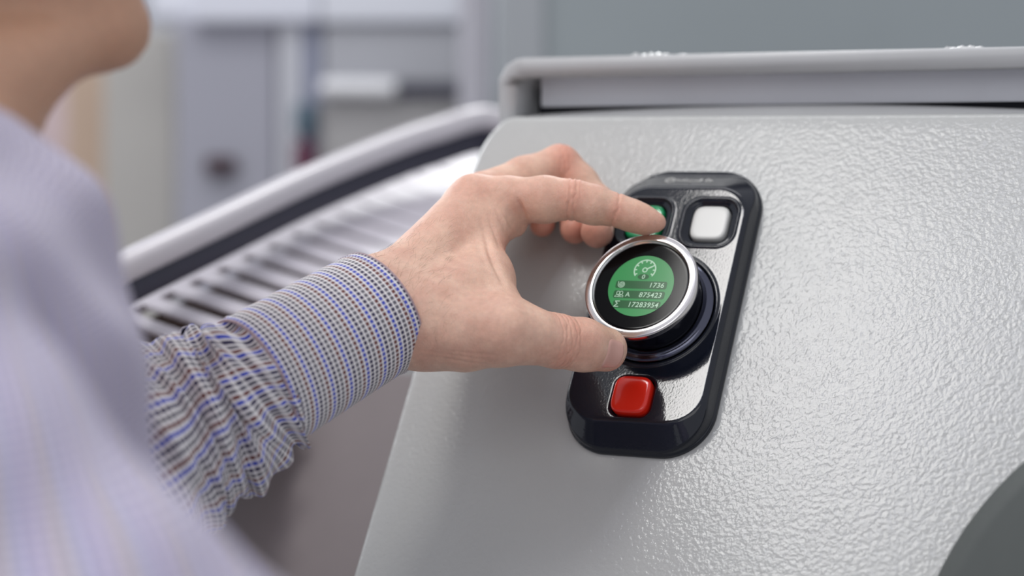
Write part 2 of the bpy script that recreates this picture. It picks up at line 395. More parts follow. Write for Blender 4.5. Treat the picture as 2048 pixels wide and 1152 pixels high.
# ================================================================== CONTROL UNIT
unit = empty('control_unit', K(0, 0, 0), 'glossy anthracite control unit with round display knob mounted on the grey console face', 'control panel')
def rrect(a, b, ca, cb, ha, hb, r):
    qa = np.abs(a-ca)-(ha-r); qb = np.abs(b-cb)-(hb-r)
    return np.sqrt(np.maximum(qa, 0)**2+np.maximum(qb, 0)**2)+np.minimum(np.maximum(qa, qb), 0)-r
HT = 12.6
BT = {'white': (17.0, 48.2), 'green': (-17.0, 48.2), 'red': (-1.2, -47.0)}
def to_k(p):
    q = p-O.astype(np.float32); return q@U.astype(np.float32), q@V.astype(np.float32), q@N.astype(np.float32)
def housing(p):
    a, b, h = to_k(p)
    d = rrect(a, b, 0, 5.8, 36.6, 77.2, 23.)               # base outline
    dtop = rrect(a, b, 0, 4.2, 34.3, 64.0, 17.)            # flat top outline, more inset at head
    body = smax(smax(d+np.maximum(h-4, 0)*.11, h-HT, 2.0), -h, .6)
    # sloping shoulder between top outline and wall
    sl = dtop*.62 + (h-HT)*.78
    body = smax(body, sl, .9)
    # lip at the foot
    foot = smax(smax(d-1.0, h-2.4, 1.0), -h, .3)
    body = smin(body, foot, 1.0)
    for k, (ca, cb) in BT.items():
        r = rrect(a, b, ca, cb, 9.9, 10.1, 5.2)
        if k != 'red':     # moulded rim with a step, then the pocket
            rim = smax(np.abs(rrect(a, b, ca, cb, 14.0, 13.6, 8.5))-.35, np.abs(h-HT)-.55, .3)
            body = smin(body, rim, .7)
            ro = rrect(a, b, ca, cb, 13.0, 12.6, 7.5); body = smax(body, -smax(ro, (HT-.6+.30*ro)-h, .4), .4)
        else:
            body = smax(body, -smax(rrect(a, b, ca, cb, 10.6, 10.8, 5.8), (HT-.8)-h, .3), .5)
        body = smax(body, -smax(r, (HT-5.)-h, .3), .6)
    rr = np.sqrt(a*a+b*b)
    body = smin(body, smax(smax(rr-31.2, h-HT-.6, .5), 6-h, .3), .7)      # disc under the knob
    body = smax(body, -smax(rr-29.6, (HT-3)-h, .5), .6)
    return body
bx = np.array([K(a, b, h) for a in (-42, 42) for b in (-78, 90) for h in (-2, 18)])
def rotbox_surface(f, a0, a1, b0, b1, h0, h1, cell):
    """mesh in console coordinates"""
    Rm = np.stack([U, V, N]).astype(np.float32)
    g = lambda q: f((q@Rm+O).astype(np.float32))
    v, q = surface(g, (a0, b0, h0), (a1, b1, h1), cell, margin=2.5)
    return v@Rm.astype(float)+O, q
v_, q_ = rotbox_surface(housing, -40, 40, -75, 87, -1.5, 15, .5)
mesh_np('housing', v_, q_, M['housing'], unit)
def button(name, mat, top, label, crown):
    ca, cb = BT[name]; n = 48; vs = []
    prof = [(0.0, top-7), (0., top-1.6), (.25, top-.6), (.6, top-.2), (1.1, top-.03)] + [(1.1+(9.3-1.1)*t, top+crown*(1-(1-t)**2)) for t in np.linspace(.12, .98, 8)]
    for ins, h in prof:
        ha = 9.35-ins; hb = 9.5-ins; r = max(.2, min(5.4, 5.4-ins*.5)); r = min(r, ha, hb)
        ex = 2/ (.62) if False else 4.2
        for k in range(n):
            t = 2*math.pi*k/n; c, s = math.cos(t), math.sin(t)
            rad = (abs(c)**ex+abs(s)**ex)**(-1/ex)
            vs.append(K(ca+c*rad*ha, cb+s*rad*hb, h))
    f = grid_faces(n, len(prof), True).tolist(); f.append(list(range((len(prof)-1)*n, len(prof)*n)))
    o = mesh_np(name+'_button', vs, f, mat, unit); o['label'] = label
button('white', M['white'], HT+.3, 'pale white square push button', .05)
button('green', M['green'], HT+.3, 'green square push button under the fingertip', .15)
button('red', M['red'], HT+3.0, 'raised red square push button', .2)

def lathe(name, prof, mat, parent, n=128, close=False, smooth=True):
    vs = []
    for r, h in prof:
        for k in range(n):
            t = 2*math.pi*k/n; vs.append(K(r*math.cos(t), r*math.sin(t), h))
    f = grid_faces(n, len(prof), True).tolist()
    if close: f.append(list(range((len(prof)-1)*n, len(prof)*n)))
    return mesh_np(name, vs, f, mat, parent, smooth)
def arcp(c, r, t0, t1, n=6): return [(c[0]+r*math.cos(t), c[1]+r*math.sin(t)) for t in np.linspace(t0, t1, n)]
kb = lathe('knob', [(29., 7.), (29.2, HT+.4), (28.6, HT+1.4), (27.2, HT+2.0), (26.6, HT+2.1), (26.2, HT+2.3), (26.0, HT+2.8), (26.0, HT+3.4), (26.0, 24.), (26.0, 29.0), (26.1, 29.6), (26.6, 30.2), (27.2, 31.3), (27.3, 32.)], M['knob'], unit)
RO, RI = 27.9, 24.2
ring = lathe('chrome_ring', [(27.2, 31.2), (27.7, 31.4), (27.9, 32.2), (27.9, 34.3)] + arcp((26.9, 34.6), 1.0, .1, math.pi/2, 5) + [(26.2, 35.75), (25.0, 35.95)] + arcp((24.4, 35.5), .45, math.pi/2, math.pi, 4) + [(23.7, 35.0), (23.3, 34.7), (23.2, 34.0)], M['chrome'], kb, n=160); ring['label'] = 'bright chrome rim'
gl = lathe('display_glass', [(23.5, 34.1), (23.3, 34.57), (23.2, 34.6), (22., 34.6), (16., 34.6), (.5, 34.6), (.01, 34.6)], M['glass'], kb)
gl['label'] = 'black glass face'
# screen graphics, screen centre is the knob centre
GZ = 34.66
def poly_obj(name, pts, mat, parent, h=GZ, th=.03):
    bm = bmesh.new(); extrude_poly(bm, [K(a, b, h) for a, b in pts], N*th); return bm_obj(name, bm, mat, parent)
SR = 16.3
poly_obj('green_screen', [(SR*math.cos(t), SR*math.sin(t)) for t in np.linspace(0, 2*math.pi, 97)[:-1]], M['screen'], kb)
def bar(x0, x1, y0, y1, r=1.1):
    pts = []
    for cx, cy, t0 in ((x1-r, y1-r, 0), (x0+r, y1-r, 90), (x0+r, y0+r, 180), (x1-r, y0+r, 270)):
        for t in np.linspace(t0, t0+90, 6): pts.append((cx+r*math.cos(math.radians(t)), cy+r*math.sin(math.radians(t))))
    out = []
    for a, b in pts:                      # keep inside the round screen
        q = math.hypot(a, b)
        if q > SR-.1:
            a = math.copysign(math.sqrt(max(0, (SR-.1)**2-b*b)), a)
        out.append((a, b))
    return poly_obj('value_bar', out, M['screen_bar'], kb, GZ+.03)
bar(-12.9, 13.0, -1.6, 2.6); bar(-12.9, 13.0, -6.9, -2.7); bar(-12.0, 12.0, -12.2, -8.0)
poly_obj('value_bar', [(0.1+2.9*math.cos(t), 4.9+1.55*math.sin(t)) for t in np.linspace(0, 2*math.pi, 25)[:-1]], M['screen_bar'], kb, GZ+.03)
def text(s, a, b, size, align='RIGHT', shear=.12, extra=0.0, name='digits'):
    c = bpy.data.curves.new(name, 'FONT'); c.body = s; c.size = size/1000; c.align_x = align; c.align_y = 'CENTER'; c.shear = shear
    c.extrude = .00001; c.space_character = 1.05; c.resolution_u = 4; c.offset = extra/1000
    o = bpy.data.objects.new(name, c); COL.objects.link(o); c.materials.append(M['screen_text'])
    mw = Matrix.Translation(Vector(K(a, b, GZ+.08))/1000) @ Matrix((Vector(U), Vector(V), Vector(N))).transposed().to_4x4()
    dg = bpy.context.evaluated_depsgraph_get(); me = bpy.data.meshes.new_from_object(o.evaluated_get(dg)); bpy.data.objects.remove(o)
    me.transform(mw); o = bpy.data.objects.new(name, me); COL.objects.link(o); o.parent = kb
    return o
text('1736', 11.6, .4, 3.7, extra=.03); text('875423', 11.6, -4.9, 3.7, extra=.03); text('17283954', 11.0, -10.2, 3.7, extra=.03)
text('0', .1, 4.8, 3.2, 'CENTER', extra=.03, name='digit'); text('A', -5.6, -4.9, 3.6, 'CENTER', 0, name='letter'); text('\u03a3', -10.2, -10.2, 4.4, 'CENTER', .1, name='sum_sign', extra=.02)
def stroke(bm, pts, w, h=GZ+.08):
    p = np.array(pts, float); T = np.gradient(p, axis=0); T /= np.maximum(np.linalg.norm(T, axis=1), 1e-6)[:, None]; Nq = np.stack([-T[:, 1], T[:, 0]], 1)*w/2
    L = [bm.verts.new(Vector(K(*(q), h))) for q in p+Nq]; R_ = [bm.verts.new(Vector(K(*(q), h))) for q in p-Nq]
    for i in range(len(p)-1): bm.faces.new((L[i], R_[i], R_[i+1], L[i+1]))
bm = bmesh.new(); gc = (.1, 8.6); gr = 5.3
stroke(bm, [(gc[0]+gr*math.cos(t), gc[1]+gr*math.sin(t)) for t in np.linspace(math.radians(-38), math.radians(218), 40)], .62)
for t in np.linspace(math.radians(-30), math.radians(210), 9):
    stroke(bm, [(gc[0]+r*math.cos(t), gc[1]+r*math.sin(t)) for r in (gr, gr-.7, gr-1.3)], .6)
stroke(bm, [(gc[0]+.0+1.1*math.cos(t), gc[1]+.0+1.1*math.sin(t)) for t in np.linspace(0, 2*math.pi, 20)], .55)
stroke(bm, [(gc[0]+.9, gc[1]+.5), (gc[0]+2.2, gc[1]+1.3), (gc[0]+3.5, gc[1]+2.0)], .7)
bm_obj('gauge_icon', bm, M['screen_text'], kb)
bm = bmesh.new(); sp = [(-9.9+r*math.cos(t), .5+r*math.sin(t)) for r, t in zip(np.linspace(.2, 1.75, 50), np.linspace(0, -math.pi*5, 50))]
sp += [(-11.65, .9), (-11.7, 1.7), (-11.7, 2.1)]; stroke(bm, sp[:50], .3); stroke(bm, [(-11.65, .4), (-11.7, 1.2), (-11.7, 2.2)], .3); bm_obj('roll_icon', bm, M['screen_text'], kb)
bm = bmesh.new()
for cx, s_ in ((-10.6, 1.0), (-9.0, 1.0)):
    stroke(bm, [(cx+.75*math.cos(t), -4.1+.95*math.sin(t)) for t in np.linspace(0, 2*math.pi, 16)], .28)
    stroke(bm, [(cx-1.4, -6.2), (cx-1.2, -5.6), (cx-.5, -5.2), (cx+.5, -5.2), (cx+1.2, -5.6), (cx+1.4, -6.2), (cx-1.4, -6.2)], .28)
bm_obj('operator_icon', bm, M['screen_text'], kb)
# raised script lettering on the sloping head of the housing
def head_slope(a, b):
    """height of the housing surface at a,b"""
    hs = np.linspace(16, 2, 113); pts = np.array([K(a, b, h) for h in hs], np.float32); d = housing(pts); i = int(np.argmax(d < 0)); return hs[i]
def script_lettering():
    path = []; V_all = []; F_all = []; off = 0
    def add(pts, r=.34):
        nonlocal off
        P = [K(a, b, head_slope(a, b)+.05) for a, b in pts]; v, f = tube(P, r, 6); V_all.append(v); F_all.extend([[i+off for i in q] for q in f]); off += len(v)
    b0 = 75.6
    # circled initial with a tail
    add([(-11.6+2.3*math.cos(t), b0+.3+2.2*math.sin(t)) for t in np.linspace(0, 2*math.pi, 22)])
    add([(-12.8, b0-.9), (-12.2, b0+1.6), (-11.3, b0+1.9), (-11.7, b0+.1), (-10.6, b0+1.5), (-10.2, b0-.4), (-9.6, b0-1.8), (-8.9, b0-1.0), (-7.6, b0+1.0)])
    x = -7.4
    for k, (w, h, dn) in enumerate([(1.3, 1.4, 0), (1.2, 1.2, 0), (.9, 2.6, 0), (.9, 2.7, 0), (1.4, 1.3, 0), (1.5, 1.3, -1.9), (1.2, 1.2, 0), (1.6, 1.2, 0)]):
        add([(x, b0-.7), (x+w*.35, b0-.7+h*.5), (x+w*.6, b0-.6+h), (x+w*.35, b0-.2+h*.3), (x+w*.5, b0-.8+dn), (x+w*.8, b0-.7+dn*.4), (x+w+.25, b0-.3)], .24); x += w+.15
    add([(x+1.6, b0-.5), (x+.4, b0+1.3), (x+1.2, b0+1.8), (x+1.3, b0+1.0), (x+.2, b0), (x+.5, b0-.8), (x+1.2, b0-.6), (x+2.0, b0+.4)]); x += 3.4
    add([(x+1.9, b0+1.4), (x+1.1, b0+1.7), (x+.1, b0+.6), (x+.3, b0-.7), (x+1.3, b0-.7), (x+2.0, b0-.1)]); x += 2.3
    add([(x+.6*(1+math.cos(t)), b0-.2+.65*math.sin(t)) for t in np.linspace(0, 2*math.pi, 12)]); x += 1.9
    add([(x, b0-.8), (x+.15, b0-.7)], .3)
    M['letter'] = simple('grey raised lettering with painted glints', (190, 190, 186), rough=.2, spec=.6).m  # glints on the dark lettering put into a pale grey colour
    mesh_np('script_lettering', np.concatenate(V_all), F_all, M['letter'], unit)
script_lettering()

# ================================================================== HAND + BODY
def P3(*q): return W(*q)
FING = {
 'index':  [((950,405,1020),12.6), ((1008,400,1018),10.8), ((1090,399,1014),10.7), ((1146,399,1012),9.0), ((1188,410,1012),8.9), ((1232,420,1012),7.2), ((1266,432,1012),7.0), ((1292,441,1012),6.0), ((1314,445,1012),4.2)],
 'middle': [((968,392,1042),11.8), ((1050,356,1056),10.2), ((1120,331,1064),9.8), ((1158,364,1062),8.6), ((1200,410,1056),8.0), ((1194,464,1040),7.8)],
 'ring':   [((985,402,1062),11.0), ((1075,350,1078),9.3), ((1118,372,1078),8.6), ((1150,410,1072),8.0), ((1150,458,1058),7.3)],
 'pinky':  [((985,430,1074),9.6), ((1040,388,1084),8.0), ((1085,420,1080),7.0), ((1085,448,1068),6.4)],
 'thumb':  [((850,660,962),17.5), ((930,668,956),16.0), ((1010,668,952),13.8), ((1062,672,958),11.9), ((1112,682,966),11.5), ((1165,690,974),11.4), ((1210,699,984),10.3)],
}
FP = {k: [(P3(*c), r) for c, r in v] for k, v in FING.items()}
def chain(p, pts, k):
    d = None
    for (a, ra), (b, rb) in zip(pts[:-1], pts[1:]):
        e = cone(p, a, b, ra, rb); d = e if d is None else smin(d, e, k)
    return d
PALM = [((808,592,976),17.5,(950,405,1020),12.8), ((800,590,985),17,(968,392,1042),11.8), ((795,588,992),16,(985,402,1062),11), ((792,598,998),15,(985,430,1074),9.8),
        ((815,640,1000),16,(965,478,1068),12), ((860,600,995),15,(962,450,1045),12),
        ((868,628,966),19,(930,590,978),15), ((930,590,978),15,(968,556,990),11.5), ((968,556,990),11.5,(952,440,1018),11.5), ((966,560,988),11.0,(1006,640,962),12.5),
        ((985,450,1012),10,(1030,452,1020),5.5)]
PALM = [(P3(*a), ra, P3(*b), rb) for a, ra, b, rb in PALM]
WR = [(P3(640,658,950), 18.), (P3(748,596,976), 18.), (P3(805,590,984), 18.)]
WR2 = [(P3(670,712,946), 17.5), (P3(772,648,966), 18.), (P3(850,655,966), 17.5)]
ELB = P3(-150, 1300, 860); WRC = P3(680, 668, 948)
def hand(p):
    d = None
    for a, ra, b, rb in PALM:
        e = cone(p, a, b, ra, rb); d = e if d is None else smin(d, e, 9.)
    d = smin(d, smin(chain(p, WR, 6), chain(p, WR2, 6), 10), 9.)
    d = smin(d, chain(p, FP['thumb'], 5.), 8.)
    d = smin(d, chain(p, FP['index'], 4.), 5.)
    o = chain(p, FP['middle'], 4.)
    o = smin(o, chain(p, FP['ring'], 4.), 1.2)
    o = smin(o, chain(p, FP['pinky'], 4.), 1.2)
    d = smin(d, o, 1.8)
    return d
def hand_fine(p):
    return hand(p)
allp = np.array([c for v in FP.values() for c, r in v]+[q for a in PALM for q in (a[0], a[2])]+[c for c, r in WR+WR2])
lo = allp.min(0)-24; hi = allp.max(0)+24
HV, HQ = surface(hand_fine, lo, hi, .58)
# skin creases pressed in along the finger joints, and knuckle wrinkles
def crease_field(Vx):
    n = grad(hand, Vx, .6); disp = np.zeros(len(Vx)); red = np.zeros(len(Vx))
    def joint(name, i, width, depth, spread, cnt, side=None, rr=0.25):
        nonlocal disp, red
        c, r = FP[name][i]; t = FP[name][min(i+1, len(FP[name])-1)][0]-FP[name][i-1][0]; t = t/np.linalg.norm(t)
        q = Vx-c; s = q@t; rad = np.linalg.norm(q-s[:, None]*t, axis=1); near = np.exp(-np.maximum(rad-r*1.25, 0)**2/4)
        w = near
        if side is not None:
            sd = (n@side); w = w*np.clip((sd+.15)/.6, 0, 1)
        wob = .9*np.sin(Vx[:, 0]*.55+Vx[:, 2]*.4+i)+.5*np.sin(Vx[:, 2]*1.3)
        for j in range(cnt):
            s0 = (j-(cnt-1)/2)*spread
            curv = s0*(1-.06*0)
            disp -= depth*w*np.exp(-((s-s0-wob*.5*(1 if j % 2 else -1))/width)**2)*(1-.25*abs(j-(cnt-1)/2)/max(1, cnt/2))
        red += rr*w*np.exp(-(s/(spread*cnt*.6+2.5))**2)
    down = -UP; upv = UP
    pal = CV(.0, -1., -.3); pal /= np.linalg.norm(pal)
    joint('index', 3, .55, .55, 2.6, 2, None, .18); joint('index', 5, .55, .5, 1.5, 1, None, .2)
    joint('index', 3, .5, .16, 2.3, 4, upv, .08)
    joint('middle', 2, .5, .3, 2., 3, None, .3); joint('middle', 4, .5, .4, 2., 2); joint('ring', 3, .5, .4, 2., 2); joint('pinky', 2, .5, .4, 2, 2)
    joint('thumb', 4, .5, .5, 2.6, 5, CV(.1, .1, 1.), .22)
    joint('index', 1, .8, .9, 3.5, 1, pal, .5)
    # redness on the inside of the web and the fingertips
    for px, py, z, rad, am in ((1000, 520, 1010, 14, .5), (1010, 540, 1000, 10, .4), (1075, 460, 1018, 7, .35), (1290, 455, 1010, 9, .25), (960, 370, 1020, 16, .12), (1195, 470, 1040, 14, .45), (1150, 470, 1058, 12, .5), (1085, 455, 1070, 12, .5), (1125, 700, 966, 9, .2), (1190, 660, 980, 10, .15), (1130, 320, 1064, 10, .2)):
        red += am*np.exp(-((Vx-P3(px, py, z))**2).sum(1)/rad**2)
    # long soft wrinkles below the thumb root and tendons to the web
    for (x0, y0, z0), (x1, y1, z1), dp, wd in (((835, 700, 945), (985, 722, 945), .3, .7), ((850, 712, 945), (975, 730, 950), .3, .7), ((870, 700, 940), (1000, 712, 945), .3, .7),
        ((970, 480, 1002), (1006, 566, 986), 1.5, 1.4), ((1036, 398, 1010), (1052, 440, 1012), 1.5, 1.0), ((975, 425, 1008), (1002, 500, 1000), .7, 1.1), ((990, 415, 1008), (1022, 485, 1004), .6, 1.0), ((960, 430, 1006), (985, 520, 992), .5, 1.2), ((1003, 420, 1008), (1035, 470, 1006), .5, .9), ((975, 500, 996), (1010, 575, 975), .6, 1.2), ((950, 475, 1000), (975, 540, 988), .4, 1.2)):
        a = P3(x0, y0, z0); b = P3(x1, y1, z1); ba = b-a
        q = Vx-CAM; zc = q@FW; X = 1024+F*(q@RX)/zc; Y = 576-F*(q@UP)/zc; P2 = np.stack([X, Y], 1)
        A2 = np.array([x0, y0]); B2 = np.array([x1, y1]); d2 = B2-A2; tt = np.clip(((P2-A2)@d2)/(d2@d2), 0, 1); dd = np.linalg.norm(P2-A2-tt[:, None]*d2, axis=1)/4.25
        fall = np.sin(np.pi*np.clip(tt, .02, .98))**.5
        disp -= dp*fall*np.exp(-(dd/wd)**2)*np.exp(-(np.abs(zc-(z0+(z1-z0)*tt))/26)**2)
    # faint low frequency unevenness
    disp += .16*np.sin(Vx[:, 0]*.31+1)*np.sin(Vx[:, 1]*.27)*np.sin(Vx[:, 2]*.35+2)
    return n, disp, np.clip(red, 0, .9)
nrm, dsp, RED = crease_field(HV)
HV2 = HV+nrm*dsp[:, None]

# the rest of the figure, coarser, out of focus: forearm, upper arm, head, neck, trunk, other arm
SHL = P3(-88, 578, 700); NECK0 = P3(-330, 430, 770); NECK1 = P3(-285, 60, 795)
SHR = P3(-420, 760, 560); ELR = P3(205, 1560, 520); WRR = P3(900, 1900, 640)
CH = P3(-560, 900, 680)
HC = P3(-290, -420, 800)     # skull
def Rrows(*v): return np.stack([np.asarray(x)/np.linalg.norm(x) for x in v])
def body(p):
    d = smin(cone(p, NECK0, NECK1, 56, 50), ellipsoid(p, HC, Rrows(RX, FW, UP), (96, 74, 104)), 30)
    d = smin(d, cone(p, P3(-200, -180, 800), P3(110, -120, 795), 60, 32), 24)            # face block
    for z in (758, 832): d = smin(d, cone(p, P3(-30, 162, z), P3(210, 58, 795), 15.5, 12), 12)   # jaw
    d = smin(d, ball(p, P3(222, 54, 795), 14.), 6)
    d = smin(d, cone(p, P3(205, -60, 795), P3(225, -60, 795), 14, 9), 8)                # lips
    d = smin(d, cone(p, P3(180, -330, 795), P3(275, -180, 795), 9, 11), 9)               # nose
    d = smin(d, ellipsoid(p, P3(-230, -250, 722), Rrows(RX, FW, UP), (16, 7, 27)), 5)        # ear near
    d = smin(d, ellipsoid(p, P3(-230, -250, 878), Rrows(RX, FW, UP), (16, 7, 27)), 5)
    d = smin(d, cone(p, NECK0, CH, 70, 120), 40)
    d = smin(d, cone(p, CH, P3(-560, 2200, 690), 120, 125), 40)
    d = smin(d, cone(p, SHL, P3(-190, 960, 790), 42, 32), 30); d = smin(d, cone(p, P3(-190, 960, 790), ELB, 32, 34), 20); d = smin(d, cone(p, NECK0, SHL, 40, 42), 30)
    d = smin(d, cone(p, ELB, WRC, 34, 19), 20)
    d = smin(d, cone(p, SHR, ELR, 46, 40), 40); d = smin(d, cone(p, ELR, WRR, 40, 30), 25)
    return d
def body_cut(p): return np.maximum(body(p), 1010-(p[..., 2]))
pts = np.array([NECK1, HC, CH, SHL, ELB, WRC, SHR, ELR, WRR, P3(300, -180, 795)])
BV, BQ = surface(body_cut, pts.min(0)-[130, 140, 10], pts.max(0)+[60, 140, 130], 6.0, margin=6)
person = empty('person', P3(-560, 2200, 690), 'man in a blue and brown checked shirt turning the display knob with his left hand', 'person')
Vall = np.concatenate([HV2, BV]); Qall = np.concatenate([HQ, BQ+len(HV2)])
bodyo = mesh_np('body', Vall, Qall, M['skin'], person, attr={'red': np.concatenate([RED, np.full(len(BV), .0)]), 'tan': np.concatenate([np.zeros(len(HV2)), (BV[:, 2] > NECK0[2]-20)*(BV[:, 0] < P3(600, 0, 800)[0])*1.0])})  # the second attribute darkens head and neck skin for the shade there
# thumb nail and the visible nails of the curled fingers, laid on the skin
def nail(cpx, axis_name, i, facing, wid, leng, shift):
    c0, r0 = FP[axis_name][i]; c1, r1 = FP[axis_name][i-1]
    t = c0-c1; t /= np.linalg.norm(t); fn = np.asarray(facing, float); fn = fn-t*(fn@t); fn /= np.linalg.norm(fn); sd = np.cross(t, fn)
    n = 15; vs = []
    for j in range(n):
        for k in range(n):
            x = (j/(n-1)*2-1); y = (k/(n-1)*2-1)
            # square to superellipse
            q = (abs(x)**3.2+abs(y)**3.2)**(1/3.2); m = max(abs(x), abs(y)); sc_ = m/q if q > 0 else 1
            xx = x*sc_*leng/2; yy = y*sc_; ang = yy*wid/2/(r0*.98)
            dirv = fn*math.cos(ang)+sd*math.sin(ang)
            vs.append(c0+t*(shift+xx)+dirv*(r0+4))
    vs = np.array(vs); inn = []
    for _ in range(12):
        g = grad(hand, vs, .4); d = hand(vs.astype(np.float32))
        vs = vs-g*(d-(.35))[:, None]*.8
    g = grad(hand, vs, .4)
    J, Kk = np.meshgrid(np.arange(n), np.arange(n), indexing='ij'); e = np.maximum(np.abs(J/(n-1)*2-1), np.abs(Kk/(n-1)*2-1)).ravel()
    vs = vs-g*(np.clip((e-.8)/.2, 0, 1)**2*.75)[:, None]
    o = mesh_np('fingernail', vs, grid_faces(n, n), M['nail'], bodyo)
    return o
nail(None, 'thumb', 6, CV(-.1, -.08, 1), 15, 14.5, -3.4)
nail(None, 'middle', 5, CV(.95, -.1, -.2), 11, 10, 0)
nail(None, 'ring', 4, CV(.9, -.1, -.4), 10, 9, 0)
# fine hairs on the back of the wrist and hand
cand = np.where((((HV2-CAM)@FW) < 990) & (nrm@(-FW) > -.05))[0]; zc_ = (HV2[cand]-CAM)@FW; xc = 1024+F*((HV2[cand]-CAM)@RX)/zc_; yc = 576-F*((HV2[cand]-CAM)@UP)/zc_
ok = cand[(xc > 735) & (xc < 900) & (yc < 690) & (yc > 400)]; pick = rng.choice(ok, 230, replace=False); hv_, hf_, off = [], [], 0
grow_dir = P3(930, 480, 1010)-P3(760, 600, 970); grow_dir /= np.linalg.norm(grow_dir)
for i in pick:
    p0 = HV2[i]; nn = nrm[i]; t_ = grow_dir+rng.normal(0, .35, 3); t_ -= nn*(t_@nn); t_ /= np.linalg.norm(t_); L_ = rng.uniform(3, 7)
    v, f = tube(np.array([p0-nn*.2, p0+t_*L_*.3+nn*.5, p0+t_*L_*.65+nn*.75, p0+t_*L_+nn*.7]), [.026, .026, .022, .01], 3, cap=False); hv_.append(v); hf_ += [[a+off for a in q] for q in f.__iter__()] if isinstance(f, list) else (f+off).tolist(); off += len(v)
M['bodyhair'] = simple('fine brown body hair', (120, 86, 62), rough=.5).m
o = mesh_np('arm_hair', np.concatenate(hv_), hf_, M['bodyhair'], bodyo); o['kind'] = 'stuff'
# hair cap outside the picture, for other views
hv, hq = surface(lambda p: np.maximum(ellipsoid(p, HC, Rrows(RX, FW, UP), (101, 79, 110)), (p[..., 0]-P3(40, -500, 800)[0])*.7-(p[..., 2]-P3(-100, -330, 800)[2])*.7), HC-125, HC+125, 5.)
M['hair'] = simple('short brown hair', (62, 46, 38), rough=.7, bump=1., bscale=.6, bdist=1.).m
mesh_np('hair', hv, hq, M['hair'], bodyo)

# ---- shirt: trunk and near sleeve
def shirt_d(p):
    d = cone(p, NECK0+UP*(-10), CH, 62, 134)
    d = smin(d, cone(p, CH, P3(-560, 2200, 690), 134, 140), 40)
    d = smin(d, cone(p, SHL, P3(-190, 960, 790), 54, 40), 10); d = smin(d, cone(p, P3(-190, 960, 790), ELB, 40, 46), 10)
    d = smin(d, cone(p, NECK0+UP*(-14), SHL, 40, 54), 14)
    d = smin(d, cone(p, SHR, ELR, 60, 56), 4); d = smin(d, cone(p, ELR, WRR, 56, 40), 25)
    d = smin(d, cone(p, CH, SHR, 104, 60), 8)
    x = p[..., 0]; z = p[..., 2]; y = p[..., 1]
    d = d + 2.2*np.sin(x*.045+z*.06+1)*np.sin(y*.03+z*.05) + 1.2*np.sin(x*.11-z*.09)
    return np.maximum(d, 1012-z)
pts = np.array([NECK0, CH, SHL, ELB, SHR, ELR, WRR])
SV, SQ = surface(shirt_d, pts.min(0)-[150, 160, 10], pts.max(0)+[75, 150, 75], 5.0, margin=8)
Cm = SV-CH; Cm_a = np.arctan2(Cm[:, 1], -Cm[:, 0]+60); uvs = np.stack([Cm_a*150., Cm[:, 2]+.12*Cm_a*150.], 1)
shirt = mesh_np('shirt', SV, SQ, M['trunk'], person, uv=uvs)
# collar: a folded band round the neck
def collar():
    vs = []; n = 64; T = (NECK1-NECK0)/np.linalg.norm(NECK1-NECK0); a = np.cross(T, FW); a /= np.linalg.norm(a); b = np.cross(T, a)
    prof = [(59, 6), (60, 22), (59.5, 34), (61, 37), (64, 34), (70, 12), (73, 4)]
    uv = []
    for k, (r, h) in enumerate(prof):
        for i in range(n):
            t = 2*math.pi*i/n; vs.append(NECK0+T*(h+2)+r*(a*math.cos(t)+b*math.sin(t))); uv.append((t*60, k*6))
    o = mesh_np('collar', vs, grid_faces(n, len(prof), True), M['sleeve'], shirt, uv=uv)
collar()

# ---- left sleeve and cuff, in focus
def frame(T, ref):
    T = T/np.linalg.norm(T); s = ref-T*(ref@T); s /= np.linalg.norm(s); return T, s, np.cross(T, s)
def tube_param(name, centers, Tdirs, RW, RD, nu, mat, parent, v0, disp, uoff=0., thick=None):
    """centers along the limb; RW radius in the picture plane, RD radius in depth"""
    nv = len(centers); vs = []; uv = []
    for j in range(nv):
        T, s, b = frame(Tdirs[j], UP)
        for i in range(nu+1):
            t = 2*math.pi*i/nu
            rw, rd = RW[j], RD[j]
            base = s*math.cos(t)*rw+b*math.sin(t)*rd; nn = s*math.cos(t)/rw+b*math.sin(t)/rd; nn /= np.linalg.norm(nn)
            dd, dv = disp(t, j/(nv-1))
            vs.append(centers[j]+base+nn*dd+T*dv)
            uv.append((t*(RW[j]+RD[j])/2*.0+t*31.0+uoff, v0[j]))
    o = mesh_np(name, np.array(vs), grid_faces(nu+1, nv), mat, parent, uv=uv)
    if thick:
        m = o.modifiers.new('s', 'SOLIDIFY'); m.thickness = thick/1000; m.offset = 0
    return o
c1 = P3(760, 624, 966); c0 = P3(506, 770, 930)        # cuff ends, hand side first
Tc = (c1-c0)/np.linalg.norm(c1-c0); Lc = np.linalg.norm(c1-c0); print('cuff length', Lc)
def cuff_disp(t, s):
    e = .5*math.sin(2*t+1)+.35*math.sin(3*t+s*3)
    return e*.9, 1.0*math.sin(t+.6)
NVc = 90; ss = np.linspace(0, 1, NVc)
cent = [c0+(c1-c0)*s for s in ss]; RWc = 30.6-2.4*ss; RDc = 31.-1.*ss
tube_param('cuff', cent, [Tc]*NVc, RWc, RDc, 200, M['cuff'], shirt, ss*Lc, cuff_disp, thick=1.4)
